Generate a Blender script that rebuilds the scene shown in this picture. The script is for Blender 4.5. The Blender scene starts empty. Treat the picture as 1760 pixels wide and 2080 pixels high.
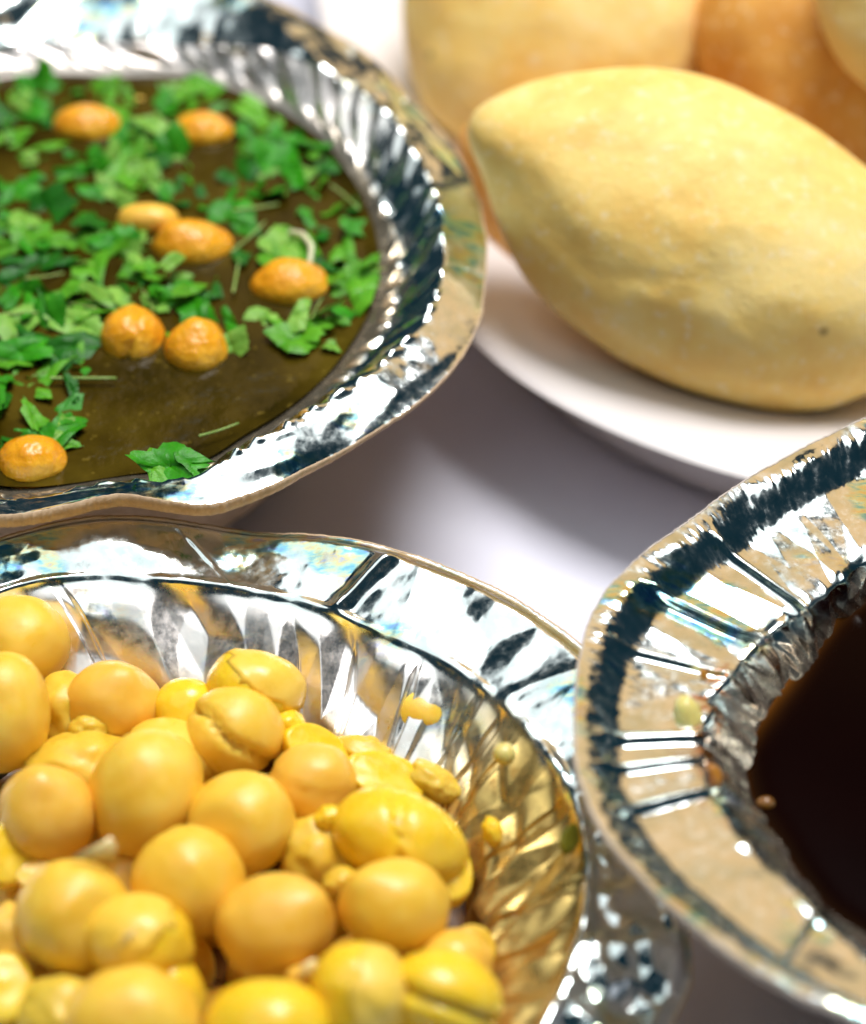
import bpy, math, random
import numpy as np
from mathutils import Vector, noise, Matrix
random.seed(7)
rng = np.random.default_rng(7)
CM = 0.01
PI = math.pi
R_ = math.radians
sc = bpy.context.scene
COL = sc.collection

# ------------------------------------------------------------------ camera
ELEV = R_(45)
FOC = np.array([0, 0, 2.6])            # centimetres
DIST = 36.0
LENS = 150.0
FWD = np.array([0, math.cos(ELEV), -math.sin(ELEV)])
UP = np.array([0, math.sin(ELEV), math.cos(ELEV)])
RT = np.array([1.0, 0, 0])
CAMP = FOC - DIST * FWD
FPX = 1760 * LENS / 36.0
cam = bpy.data.cameras.new('camera')
cam.sensor_fit = 'HORIZONTAL'; cam.sensor_width = 36; cam.lens = LENS
cam.clip_start = 0.01; cam.clip_end = 50
cam.dof.use_dof = True
cam.dof.focus_distance = 35.6 * CM
cam.dof.aperture_fstop = 15
co = bpy.data.objects.new('camera', cam); COL.objects.link(co)
co.location = CAMP * CM
co.rotation_euler = (R_(90) - ELEV, 0, 0)
sc.camera = co

# ------------------------------------------------------------------ light
w = bpy.data.worlds.new('World'); sc.world = w; w.use_nodes = True
w.node_tree.nodes['Background'].inputs[0].default_value = (0.12, 0.42, 0.62, 1)
w.node_tree.nodes['Background'].inputs[1].default_value = 0.06

def area(name, pos, target, sx, sy, power, col):
    l = bpy.data.lights.new(name, 'AREA'); l.shape = 'RECTANGLE'
    l.size = sx * CM; l.size_y = sy * CM; l.energy = power; l.color = col
    o = bpy.data.objects.new(name, l); COL.objects.link(o)
    o.location = Vector(pos) * CM
    d = Vector(target) - Vector(pos)
    o.rotation_euler = d.to_track_quat('-Z', 'Y').to_euler()
    return o
area('ceiling_softbox', (-8, 6, 64), (-2, 1, 2), 84, 62, 1.9, (0.93, 0.995, 1.0))
area('key_lamp', (10, 20, 62), (0, 0, 2), 30, 24, 5.0, (1.0, 0.98, 0.975))
area('tan_reflection_panel', (22, 51, 43), (0, 0, 2), 60, 30, .47, (1.0, 0.64, 0.29))  # added light without a real source, gives the foil its tan reflections
sc.view_settings.view_transform = 'Standard'
sc.view_settings.look = 'None'
sc.view_settings.exposure = 0.0
sc.view_settings.gamma = 1.0
sc.cycles.max_bounces = 8
sc.cycles.use_denoising = True
sc.cycles.sample_clamp_indirect = 6

# ------------------------------------------------------------------ helpers
def P(px, py, z):
    """point at height z (cm) seen at full-resolution photo pixel px,py"""
    d = FWD + RT * (px - 880) / FPX + UP * (1040 - py) / FPX
    t = (z - CAMP[2]) / d[2]
    return CAMP + d * t

def depth_of(p):
    return float(np.dot(np.asarray(p) - CAMP, FWD))

def tag(o, label=None, cat=None, group=None, kind=None):
    if label: o['label'] = label
    if cat: o['category'] = cat
    if group: o['group'] = group
    if kind: o['kind'] = kind
    return o

def empty(name, loc, label, cat, group=None):
    o = bpy.data.objects.new(name, None); COL.objects.link(o)
    o.empty_display_size = 0.01
    o.location = Vector([float(v) for v in loc]) * CM
    return tag(o, label, cat, group)

def mesh_np(name, verts, faces, mats, loc=(0, 0, 0), smooth=True, matidx=None):
    """verts in cm, world; faces list or (n,4) array"""
    me = bpy.data.meshes.new(name)
    v = (np.asarray(verts, float) - np.asarray(loc, float)) * CM
    f = np.asarray(faces)
    n, k = f.shape
    me.vertices.add(len(v)); me.vertices.foreach_set('co', v.astype(np.float32).ravel())
    me.loops.add(n * k); me.loops.foreach_set('vertex_index', f.astype(np.int32).ravel())
    me.polygons.add(n); me.polygons.foreach_set('loop_start', np.arange(0, n * k, k, dtype=np.int32))
    me.update(calc_edges=True)
    for m in (mats if isinstance(mats, (list, tuple)) else [mats]): me.materials.append(m)
    if matidx is not None: me.polygons.foreach_set('material_index', np.asarray(matidx, np.int32))
    me.polygons.foreach_set('use_smooth', np.full(n, smooth, dtype=bool))
    me.validate(); me.update()
    return me

def link(name, me, loc=(0, 0, 0), parent=None):
    o = bpy.data.objects.new(name, me); COL.objects.link(o)
    L = Vector([float(a) for a in loc]) * CM
    if parent is not None:
        o.parent = parent
        o.location = L - parent.location
    else:
        o.location = L
    return o

def attr(me, name, vals):
    a = me.attributes.new(name, 'FLOAT', 'POINT'); a.data.foreach_set('value', np.asarray(vals, np.float32))

def sm(x, a, b):
    t = np.clip((x - a) / (b - a), 0, 1); return t * t * (3 - 2 * t)

# vectorised hash noises
def _h(i, j, s):
    n = (i.astype(np.int64) * 374761393 + j.astype(np.int64) * 668265263 + s * 1274126177) & 0xffffffff
    n = ((n ^ (n >> 13)) * 1274126177) & 0xffffffff
    return ((n ^ (n >> 16)) & 0xffff) / 65535.0 * 2 - 1
def vnoise(x, y, s=0):
    x = np.asarray(x, float); y = np.asarray(y, float)
    i = np.floor(x); j = np.floor(y); u = x - i; v = y - j
    u = u * u * (3 - 2 * u); v = v * v * (3 - 2 * v)
    return ((_h(i, j, s) * (1 - u) + _h(i + 1, j, s) * u) * (1 - v) + (_h(i, j + 1, s) * (1 - u) + _h(i + 1, j + 1, s) * u) * v)
def fbm(x, y, s=0, o=4):
    r = 0; a = 1; 
    for k in range(o):
        r = r + a * vnoise(x * 2 ** k, y * 2 ** k, s + k); a *= .5
    return r / 1.9
def facet(x, y, s=0):
    """continuous piecewise-planar noise: flat triangles meeting in creases"""
    x = x + .35 * vnoise(x * .7, y * .7, s + 91); y = y + .35 * vnoise(x * .7 + 9, y * .7, s + 92)
    F = (math.sqrt(3) - 1) / 2
    t = (x + y) * F
    xs = x + t; ys = y + t
    i = np.floor(xs); j = np.floor(ys); u = xs - i; v = ys - j
    a = _h(i, j, s); c = _h(i + 1, j + 1, s)
    b = np.where(u > v, _h(i + 1, j, s), _h(i, j + 1, s))
    hi = np.maximum(u, v); lo = np.minimum(u, v)
    return a * (1 - hi) + b * (hi - lo) + c * lo

# ------------------------------------------------------------------ materials
def newmat(name):
    m = bpy.data.materials.new(name); m.use_nodes = True
    nt = m.node_tree; b = nt.nodes['Principled BSDF']
    return m, nt, b
def N(nt, t, **kw):
    n = nt.nodes.new(t)
    for k, v in kw.items(): setattr(n, k, v)
    return n
def coord(nt, scale=1.0, kind='Object'):
    tc = N(nt, 'ShaderNodeTexCoord'); mp = N(nt, 'ShaderNodeMapping')
    nt.links.new(tc.outputs[kind], mp.inputs[0])
    for i in range(3): mp.inputs['Scale'].default_value[i] = scale if not isinstance(scale, tuple) else scale[i]
    return mp.outputs[0]
def noisen(nt, vec, scale, detail=4, rough=.55):
    n = N(nt, 'ShaderNodeTexNoise'); nt.links.new(vec, n.inputs['Vector'])
    n.inputs['Scale'].default_value = scale; n.inputs['Detail'].default_value = detail; n.inputs['Roughness'].default_value = rough
    return n.outputs['Fac']
def ramp(nt, fac, stops):
    r = N(nt, 'ShaderNodeValToRGB'); nt.links.new(fac, r.inputs[0])
    els = r.color_ramp.elements
    while len(els) < len(stops): els.new(.5)
    for e, (p, c) in zip(els, stops):
        e.position = p; e.color = (*c, 1) if len(c) == 3 else c
    return r.outputs[0]
def mixc(nt, fac, a, b, mode='MIX'):
    m = N(nt, 'ShaderNodeMix', data_type='RGBA', blend_type=mode)
    if isinstance(fac, (int, float)): m.inputs[0].default_value = fac
    else: nt.links.new(fac, m.inputs[0])
    for s, v in ((6, a), (7, b)):
        if isinstance(v, tuple): m.inputs[s].default_value = (*v, 1)
        else: nt.links.new(v, m.inputs[s])
    return m.outputs[2]
def bump(nt, b, h, strength, dist, prev=None):
    n = N(nt, 'ShaderNodeBump'); nt.links.new(h, n.inputs['Height'])
    n.inputs['Strength'].default_value = strength; n.inputs['Distance'].default_value = dist * CM
    if prev: nt.links.new(prev, n.inputs['Normal'])
    nt.links.new(n.outputs[0], b.inputs['Normal'])
    return n.outputs[0]
def gray(v): return (v, v, v)
def bw(nt, c):
    n = N(nt, 'ShaderNodeRGBToBW'); nt.links.new(c, n.inputs[0]); return n.outputs[0]
def math_(nt, op, a, b):
    n = N(nt, 'ShaderNodeMath', operation=op)
    for i, v in enumerate((a, b)):
        if isinstance(v, (int, float)): n.inputs[i].default_value = v
        else: nt.links.new(v, n.inputs[i])
    return n.outputs[0]

def N_dull(nt): return N(nt, 'ShaderNodeAttribute', attribute_name='dull').outputs['Fac']
def foil_mat(name, stain, rough=.13, dullc=(.97, .86, .81)):
    m, nt, b = newmat(name)
    v = coord(nt)
    at = N(nt, 'ShaderNodeAttribute', attribute_name='wet')
    f = at.outputs['Fac']
    nz = noisen(nt, v, 260, 5, .6)
    clean = ramp(nt, nz, [(.3, (.70, .80, .78)), (.6, (.93, .97, .95))])
    stn = ramp(nt, noisen(nt, v, 420, 4, .7), [(.3, stain[0]), (.7, stain[1])])
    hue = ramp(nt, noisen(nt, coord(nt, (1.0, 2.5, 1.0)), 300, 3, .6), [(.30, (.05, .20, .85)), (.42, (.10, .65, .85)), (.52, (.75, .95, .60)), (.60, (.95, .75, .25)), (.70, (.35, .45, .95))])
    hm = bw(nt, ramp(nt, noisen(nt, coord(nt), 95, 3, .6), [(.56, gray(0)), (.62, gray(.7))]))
    clean = mixc(nt, hm, clean, hue)  # rainbow sheen of the film painted into the base colour
    clean = mixc(nt, math_(nt, 'MULTIPLY', N_dull(nt), 1.0), clean, dullc)
    c = mixc(nt, f, clean, stn)
    c = mixc(nt, N(nt, 'ShaderNodeAttribute', attribute_name='smear').outputs['Fac'], c, (.50, .17, .015))
    nt.links.new(c, b.inputs['Base Color'])
    b.inputs['Metallic'].default_value = 1
    rr = bw(nt, ramp(nt, noisen(nt, v, 900, 5, .7), [(.35, gray(rough * .6)), (.75, gray(rough * 2.2))]))
    rr2 = math_(nt, 'ADD', rr, math_(nt, 'MULTIPLY', f, .06))
    nt.links.new(rr2, b.inputs['Roughness'])
    du = N(nt, 'ShaderNodeAttribute', attribute_name='dull').outputs['Fac']
    rr2 = math_(nt, 'ADD', rr2, math_(nt, 'MULTIPLY', du, .30))
    nt.links.new(rr2, b.inputs['Roughness'])
    met = math_(nt, 'SUBTRACT', 1.0, math_(nt, 'MULTIPLY', f, .18))
    nt.links.new(met, b.inputs['Metallic'])
    p = bump(nt, b, noisen(nt, v, 260, 4, .5), .12, .03)
    vo = N(nt, 'ShaderNodeTexVoronoi', feature='DISTANCE_TO_EDGE'); nt.links.new(v, vo.inputs['Vector']); vo.inputs['Scale'].default_value = 380
    bump(nt, b, vo.outputs['Distance'], .06, .02, p)
    return m
M = {}
M['foil_a'] = foil_mat('silver foil with olive wet line', ((.20, .15, .08), (.46, .38, .27)))
M['foil_b'] = foil_mat('silver foil with yellow broth film', ((.46, .29, .06), (.76, .54, .15)), .15)
M['foil_c'] = foil_mat('silver foil with brown sauce film', ((.20, .11, .05), (.66, .50, .34)), .12)

m, nt, b = newmat('grey paper board'); v = coord(nt)
c = ramp(nt, noisen(nt, v, 700, 5, .7), [(.3, (.42, .35, .30)), (.7, (.64, .57, .50))])
nt.links.new(c, b.inputs['Base Color']); b.inputs['Roughness'].default_value = .8
bump(nt, b, noisen(nt, v, 1800, 4), .5, .02); M['paper'] = m

m, nt, b = newmat('tan paper board'); v = coord(nt)
c = ramp(nt, noisen(nt, v, 700, 5, .7), [(.3, (.50, .34, .20)), (.7, (.70, .52, .34))])
nt.links.new(c, b.inputs['Base Color']); b.inputs['Roughness'].default_value = .8
bump(nt, b, noisen(nt, v, 1800, 4), .5, .02); M['paper_tan'] = m

m, nt, b = newmat('white table top'); v = coord(nt)
c = ramp(nt, noisen(nt, v, 60, 4), [(.3, (.70, .69, .79)), (.7, (.77, .77, .86))])
nt.links.new(c, b.inputs['Base Color']); b.inputs['Roughness'].default_value = .55
bump(nt, b, noisen(nt, v, 2500, 3), .15, .01); M['table'] = m

m, nt, b = newmat('white plate'); v = coord(nt)
c = ramp(nt, noisen(nt, v, 40, 4), [(.3, (.80, .74, .72)), (.7, (.84, .79, .77))])
nt.links.new(c, b.inputs['Base Color']); b.inputs['Roughness'].default_value = .22; b.inputs['Coat Weight'].default_value = .3; M['plate'] = m

def puri_mat(name, c0, c1, c2):
    m, nt, b = newmat(name)
    v = coord(nt)
    base = ramp(nt, noisen(nt, v, 75, 7, .65), [(.32, c0), (.5, c1), (.68, c2)])
    sp = ramp(nt, noisen(nt, v, 700, 4, .6), [(.56, gray(0)), (.68, gray(1))])
    base = mixc(nt, math_(nt, 'MULTIPLY', bw(nt, sp), .38), base, (.95, .84, .60))
    vo = N(nt, 'ShaderNodeTexVoronoi'); nt.links.new(v, vo.inputs['Vector']); vo.inputs['Scale'].default_value = 150
    dk = bw(nt, ramp(nt, vo.outputs['Distance'], [(.05, gray(1)), (.10, gray(0))]))
    rnd = N(nt, 'ShaderNodeSeparateColor'); nt.links.new(vo.outputs['Color'], rnd.inputs[0])
    sel = math_(nt, 'GREATER_THAN', rnd.outputs[0], .86)
    base = mixc(nt, math_(nt, 'MULTIPLY', math_(nt, 'MULTIPLY', dk, sel), .6), base, (.20, .11, .03))
    nt.links.new(base, b.inputs['Base Color'])
    rr = bw(nt, ramp(nt, noisen(nt, v, 160, 4), [(.35, gray(.5)), (.7, gray(.7))]))
    nt.links.new(rr, b.inputs['Roughness'])
    b.inputs['Specular IOR Level'].default_value = .3
    b.inputs['Subsurface Weight'].default_value = .12
    b.inputs['Subsurface Radius'].default_value = (1, .5, .15); b.inputs['Subsurface Scale'].default_value = .15 * CM
    p = bump(nt, b, noisen(nt, v, 190, 4, .5), .35, .06)
    p = bump(nt, b, noisen(nt, v, 620, 4, .65), .5, .03, p)
    bump(nt, b, noisen(nt, v, 1400, 3, .6), .18, .015, p)
    return m
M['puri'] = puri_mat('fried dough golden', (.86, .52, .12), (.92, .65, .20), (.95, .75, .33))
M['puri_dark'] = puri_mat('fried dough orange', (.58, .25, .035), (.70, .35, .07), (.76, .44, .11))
M['puri_pale'] = puri_mat('fried dough pale', (.78, .56, .18), (.85, .66, .27), (.88, .72, .36))

def pea_mat(name, c0, c1, c2, rough=.36, sss=.5):
    m, nt, b = newmat(name)
    v = coord(nt)
    base = ramp(nt, noisen(nt, v, 130, 4, .55), [(.32, c0), (.5, c1), (.7, c2)])
    oi = N(nt, 'ShaderNodeObjectInfo')
    base = mixc(nt, math_(nt, 'MULTIPLY', oi.outputs['Random'], .3), base, (.85, .40 if name[0] == 'f' else .46, .015))
    nt.links.new(base, b.inputs['Base Color'])
    rr = bw(nt, ramp(nt, noisen(nt, v, 500, 3), [(.3, gray(rough * .7)), (.7, gray(rough * 1.5))]))
    nt.links.new(rr, b.inputs['Roughness'])
    b.inputs['Subsurface Weight'].default_value = sss
    b.inputs['Subsurface Radius'].default_value = (1, .55, .12); b.inputs['Subsurface Scale'].default_value = .12 * CM
    p = bump(nt, b, noisen(nt, v, 300 if name[0] == 'b' or name[0] == 'p' else 800, 4, .5), .16 if name[0] != 'f' else .7, .06)
    bump(nt, b, noisen(nt, v, 1600, 2, .5), .10, .01, p)
    return m
M['pea'] = pea_mat('boiled pea golden yellow', (.84, .48, .035), (.90, .59, .07), (.92, .67, .14))
M['pea_bright'] = pea_mat('boiled pea bright yellow', (.88, .55, .015), (.92, .64, .035), (.93, .71, .10), .25)
M['pea_dull'] = pea_mat('boiled pea dull tan', (.80, .43, .045), (.87, .53, .08), (.90, .61, .15), .34)
M['pea_pale'] = pea_mat('pea mash greenish yellow', (.64, .42, .03), (.74, .52, .055), (.80, .60, .12), .4)
M['pea_skin'] = pea_mat('boiled pea skin paler yellow', (.90, .55, .05), (.94, .64, .09), (.95, .72, .18), .28, 0.0)
M['boondi'] = pea_mat('fried gram ball orange', (.66, .20, .004), (.84, .37, .012), (.92, .54, .05), .25, .25)

m, nt, b = newmat('yellow broth'); v = coord(nt)
c = ramp(nt, noisen(nt, v, 140, 4), [(.3, (.10, .03, .005)), (.7, (.30, .14, .02))])
nt.links.new(c, b.inputs['Base Color']); b.inputs['Roughness'].default_value = .22
bump(nt, b, noisen(nt, v, 200, 3), .3, .05); M['broth'] = m

m, nt, b = newmat('olive spiced water'); v = coord(nt)
c = ramp(nt, noisen(nt, v, 70, 5, .6), [(.3, (.014, .010, .001)), (.5, (.045, .029, .002)), (.7, (.09, .062, .006))])
fl = bw(nt, ramp(nt, noisen(nt, v, 900, 2, .5), [(.66, gray(0)), (.74, gray(1))]))
c = mixc(nt, math_(nt, 'MULTIPLY', fl, .4), c, (.20, .14, .02))
nt.links.new(c, b.inputs['Base Color']); b.inputs['Roughness'].default_value = .10; b.inputs['IOR'].default_value = 1.33
bump(nt, b, noisen(nt, v, 220, 4), .35, .05); M['water_green'] = m

m, nt, b = newmat('dark tamarind water'); v = coord(nt)
c = ramp(nt, noisen(nt, v, 60, 3), [(.3, (.0025, .0002, .0002)), (.7, (.004, .0004, .0002))])
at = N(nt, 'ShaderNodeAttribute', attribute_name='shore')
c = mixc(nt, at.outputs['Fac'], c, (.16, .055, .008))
nt.links.new(c, b.inputs['Base Color']); b.inputs['Roughness'].default_value = .12; b.inputs['IOR'].default_value = 1.33
b.inputs['Specular IOR Level'].default_value = .1
M['water_dark'] = m

def leaf_mat(name, c0, c1):
    m, nt, b = newmat(name); v = coord(nt)
    c = ramp(nt, noisen(nt, v, 260, 4, .6), [(.3, c0), (.7, c1)])
    oi = N(nt, 'ShaderNodeObjectInfo')
    c = mixc(nt, math_(nt, 'MULTIPLY', oi.outputs['Random'], .3), c, (.02, .12, .003))
    nt.links.new(c, b.inputs['Base Color']); b.inputs['Roughness'].default_value = .42; b.inputs['Specular IOR Level'].default_value = .25
    b.inputs['Subsurface Weight'].default_value = .15; b.inputs['Subsurface Scale'].default_value = .04 * CM
    bump(nt, b, noisen(nt, v, 600, 4, .6), .4, .03)
    return m
M['leaf'] = [leaf_mat('coriander green', (.014, .18, .003), (.045, .32, .007)),
             leaf_mat('coriander mid green', (.06, .26, .008), (.13, .40, .018)),
             leaf_mat('coriander light green', (.13, .34, .03), (.26, .49, .08)),
             leaf_mat('coriander deep green', (.005, .085, .003), (.012, .15, .005))]
M['stem'] = leaf_mat('coriander stem pale green', (.22, .38, .06), (.42, .56, .18))
def plain(name, c, r=.4, sss=0):
    m, nt, b = newmat(name); v = coord(nt)
    cc = ramp(nt, noisen(nt, v, 400, 4), [(.3, tuple(x * .75 for x in c)), (.7, c)])
    nt.links.new(cc, b.inputs['Base Color']); b.inputs['Roughness'].default_value = r
    bump(nt, b, noisen(nt, v, 900, 3), .3, .02)
    b.inputs['Subsurface Weight'].default_value = sss; b.inputs['Subsurface Scale'].default_value = .05 * CM
    return m
M['sprout'] = plain('pale sprout', (.70, .68, .42), .3)
M['crumb'] = plain('yellow crumb', (.85, .72, .22), .3, .2)
M['crumb_o'] = plain('orange sauce crumb', (.52, .22, .03), .25, .2)
M['crumb_t'] = plain('tan food stain', (.70, .42, .20), .5)
M['seed'] = plain('olive seed skin', (.30, .28, .02), .3)
M['skin'] = plain('pea skin', (.90, .72, .30), .3, .3)

# ------------------------------------------------------------------ table
def sheet():
    n = 8; s = 150
    xs = np.linspace(-s, s, n + 1); v = [(x, y, 0) for y in xs for x in xs]
    f = [(j * (n + 1) + i, j * (n + 1) + i + 1, (j + 1) * (n + 1) + i + 1, (j + 1) * (n + 1) + i) for j in range(n) for i in range(n)]
    o = link('table_top', mesh_np('table_top', v, f, M['table'])); tag(o, 'white table surface under the bowls and plate', None, None, 'structure')
sheet()

# ------------------------------------------------------------------ closed contours
def polar(pts, z, cen):
    """traced loop -> periodic r(theta) about cen; z a number or one per point"""
    zz = z if hasattr(z, '__len__') else [z] * len(pts)
    W = np.array([P(x, y, q) for (x, y), q in zip(pts, zz)])
    dx = W[:, 0] - cen[0]; dy = W[:, 1] - cen[1]
    th = np.unwrap(np.arctan2(dy, dx)); 
    th = np.arctan2(dy, dx) % (2 * PI); r = np.hypot(dx, dy)
    o = np.argsort(th); th = th[o]; r = r[o]; zz = np.array(zz, float)[o]
    T = np.concatenate([th - 2 * PI, th, th + 2 * PI]); Rr = np.tile(r, 3); Z = np.tile(zz, 3)
    # monotone-ish cubic (Catmull-Rom on nonuniform knots)
    m = np.gradient(Rr, T); mz = np.gradient(Z, T)
    def ev(q, Y, mm):
        q = np.asarray(q) % (2 * PI)
        k = np.clip(np.searchsorted(T, q) - 1, 0, len(T) - 2)
        h = T[k + 1] - T[k]; t = (q - T[k]) / h
        return ((2 * t ** 3 - 3 * t ** 2 + 1) * Y[k] + (t ** 3 - 2 * t ** 2 + t) * h * mm[k] + (-2 * t ** 3 + 3 * t ** 2) * Y[k + 1] + (t ** 3 - t ** 2) * h * mm[k + 1])
    return (lambda q: ev(q, Rr, m)), (lambda q: ev(q, Z, mz))

def theta_grid(a0, a1, nd, nc):
    """dense angles between a0..a1, coarse elsewhere"""
    d = np.linspace(a0, a1, nd, endpoint=False); c = np.linspace(a1, a0 + 2 * PI, nc, endpoint=False)
    return np.concatenate([d, c])

def grid_faces(nt_, nr):
    i = np.arange(nr - 1)[:, None]; j = np.arange(nt_)[None, :]
    a = i * nt_ + j; b = i * nt_ + (j + 1) % nt_
    return np.stack([a, b, b + nt_, a + nt_], -1).reshape(-1, 4)

def bowl(root, cen, stations, th, fold, wet, mat, thick=.045, edge_wob=.012, dull=None, skirt=None, board=None, smear=None):
    """stations: [(rfun, zfun, nrows_to_next)] from the outer edge inward. fold(TH,S,X,Y)->displacement along the normal, wet->stain"""
    rows_r = []; rows_z = []; S = []
    for k in range(len(stations) - 1):
        (r0, z0, n), (r1, z1, _) = stations[k], stations[k + 1]
        for t in np.linspace(0, 1, n, endpoint=(k == len(stations) - 2)):
            rows_r.append(r0(th) * (1 - t) + r1(th) * t)
            rows_z.append(z0(th) * (1 - t) + z1(th) * t)
            S.append(k + t)
    RR = np.array(rows_r); ZZ = np.array(rows_z); S = np.array(S)[:, None] * np.ones_like(RR)
    TH = np.ones_like(RR) * th[None, :]
    # soften creases a little along the profile
    for _ in range(2):
        RR[1:-1] = .25 * RR[:-2] + .5 * RR[1:-1] + .25 * RR[2:]; ZZ[1:-1] = .25 * ZZ[:-2] + .5 * ZZ[1:-1] + .25 * ZZ[2:]
    X = cen[0] + RR * np.cos(TH); Y = cen[1] + RR * np.sin(TH)
    dr = np.gradient(RR, axis=0); dz = np.gradient(ZZ, axis=0)
    L = np.hypot(dr, dz) + 1e-9
    nr = dz / L; nz = -dr / L            # normal in the (r,z) plane, pointing up/inward
    sgn = np.where(nz < 0, -1, 1); nr *= sgn; nz *= sgn
    D = fold(TH, S, X, Y)
    X = X + nr * D * np.cos(TH); Y = Y + nr * D * np.sin(TH); Z = ZZ + nz * D
    ew = edge_wob * (fbm(th * 14, th * 0, 5) + .5 * vnoise(th * 120, th * 0, 8)); X[0] += ew * np.cos(th); Y[0] += ew * np.sin(th)
    V = np.stack([X, Y, Z], -1).reshape(-1, 3)
    nrow, ncol = RR.shape
    F = grid_faces(ncol, nrow)
    base = (cen[0], cen[1], 0)
    me = mesh_np('foil_lining', V, F[:, ::-1], mat, base)
    attr(me, 'wet', np.clip(wet(TH, S, X, Y), 0, 1).ravel())
    attr(me, 'smear', np.clip(smear(TH, S, X, Y), 0, 1).ravel() if smear else np.zeros(S.size))
    attr(me, 'dull', np.clip(dull(TH, S, X, Y), 0, 1).ravel() if dull else np.zeros(S.size))
    link('foil_lining', me, base, root)
    # paper board shell: same surface moved outward, closed to the foil at the cut edge
    step = list(range(0, nrow, 5))
    if step[-1] != nrow - 1: step.append(nrow - 1)
    Xo = X - nr * thick * np.cos(TH); Yo = Y - nr * thick * np.sin(TH); Zo = Z - nz * thick
    e = .012
    top = np.stack([X[0] + e * np.cos(th), Y[0] + e * np.sin(th), Z[0] + .004], -1)
    sk = skirt(th) if skirt else 0 * th
    low = np.stack([Xo[0] + e * np.cos(th), Yo[0] + e * np.sin(th), Zo[0] - sk], -1)
    lowin = low - np.stack([.05 * np.cos(th), .05 * np.sin(th), 0 * th], -1)
    tin = np.stack([X[0] - .004 * np.cos(th), Y[0] - .004 * np.sin(th), Z[0] + .003], -1)
    V2 = [tin, top, (top + low) / 2 + np.stack([.008 * np.cos(th), .008 * np.sin(th), 0 * th], -1), low, lowin]
    V2 += [np.stack([Xo[i], Yo[i], Zo[i]], -1) for i in step]
    V2 = np.concatenate(V2)
    F2 = grid_faces(ncol, len(step) + 5)
    link('paper_board', mesh_np('paper_board', V2, F2[:, ::-1], M[board or 'paper'], base), base, root)
    return RR, ZZ

def disc(name, cen, rfun, z, mat, root=None, n=360, rings=24, shore=None, meniscus=.03, wave=.006):
    th = np.linspace(0, 2 * PI, n, endpoint=False)
    R0 = rfun(th); V = []; sh = []
    ts = np.linspace(1, 0.001, rings) ** .7
    for t in ts:
        x = cen[0] + R0 * t * np.cos(th); y = cen[1] + R0 * t * np.sin(th)
        V.append(np.stack([x, y, z + meniscus * np.exp(-(1 - t) * R0 / .06) + .0 + wave * fbm(x * 2, y * 2, 3)], -1))
        sh.append(shore(th, (1 - t) * R0) if shore else 0 * th)
    V = np.concatenate(V); base = (cen[0], cen[1], 0)
    me = mesh_np(name, V, grid_faces(n, rings), mat, base)
    attr(me, 'shore', np.concatenate(sh))
    return link(name, me, base, root)

def wall_r(st, z, k=1):
    """radius of the wall (between station 1 and 2) at height z"""
    (r0, z0, _), (r1, z1, _) = st[k], st[k + 1]
    return lambda q: r0(q) + (r1(q) - r0(q)) * np.clip((z0(q) - z) / (z0(q) - z1(q)), 0, 1)

def shrink(rf, k, off=0): return lambda q: rf(q) * k + off
def const(z): return lambda q: np.full_like(np.asarray(q, float), z)

# ================================================================== bowl A (green spiced water)
ZA = 3.0
rimA_px = [(-500, 560), (-440, 330), (-230, 110), (0, -5), (260, -40), (500, -8), (640, 60), (760, 130), (870, 235), (945, 325), (985, 440), (988, 550),
           (962, 665), (880, 775), (780, 850), (640, 930), (530, 985), (425, 1020), (250, 1002), (0, 1042), (-250, 990), (-430, 800)]
rimA_z = [3.0] * len(rimA_px); rimA_z[17] = 3.0
cA = P(200, 545, ZA)
rA, zA = polar(rimA_px, rimA_z, cA)
A1 = [(-395, 550), (-330, 350), (-170, 180), (0, 95), (230, 85), (430, 105), (530, 120), (650, 170), (770, 250), (845, 345), (890, 450), (900, 560),
      (870, 670), (800, 750), (720, 815), (600, 890), (500, 940), (395, 990), (250, 985), (0, 1010), (-200, 960), (-340, 780)]
rA1, zA1 = polar(A1, 2.88, cA)
ZLA = 2.62
LA = [(-330, 560), (-270, 380), (-150, 240), (0, 172), (200, 162), (400, 172), (520, 212), (620, 270), (695, 350), (742, 440), (762, 540), (748, 620), (705, 700), (645, 775),
      (565, 840), (490, 885), (410, 935), (250, 965), (0, 985), (-170, 930), (-290, 760)]
rAL, _ = polar(LA, ZLA, cA)
rA3 = shrink(rAL, .72, -.1)
thA = theta_grid(R_(-120), R_(110), 1300, 160)
def foldA(TH, S, X, Y):
    flange = sm(S, .0, .3) * (1 - sm(S, .95, 1.1))
    wall = sm(S, .85, 1.08) * (1 - sm(S, 1.9, 2.5))
    right = sm(np.cos(TH - R_(-8)), .25, .6)
    ph = TH * 58 + (S - 1) * 5 + 3.5 * vnoise(TH * 9, S * .8, 3)
    rib = (np.abs(((ph / PI) % 2) - 1) - .5) * 2
    rib2 = facet(TH * 26 + S * 1.6, S * 1.4, 11)
    top = sm(np.sin(TH), .3, .8)
    d = wall * (.030 * rib * (.3 + .7 * right) + .035 * rib2)
    d = d + flange * (.045 * facet(TH * 7, S * 1.2, 21) + .005 * facet(TH * 26, S * 4, 22)) * (.5 + top)
    d = d + .03 * facet(X * 1.1, Y * 1.1, 31) + .003 * facet(X * 5, Y * 5, 33) * sm(S, .1, .4)
    d = d + .05 * sm(S, .0, .45) * (1 - sm(S, .5, 1.0)) * right * 0
    return d
def wetA(TH, S, X, Y):
    n = fbm(X * 4, Y * 4, 51)
    return .95 * sm(S + .45 * n, 1.85, 2.2) * (1 - .5 * sm(np.sin(TH), .5, .9))
rootA = empty('foil_bowl', (cA[0], cA[1], 0), 'silver foil paper bowl holding green herb water with orange gram balls', 'bowl', 'foil lined paper bowls')
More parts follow.
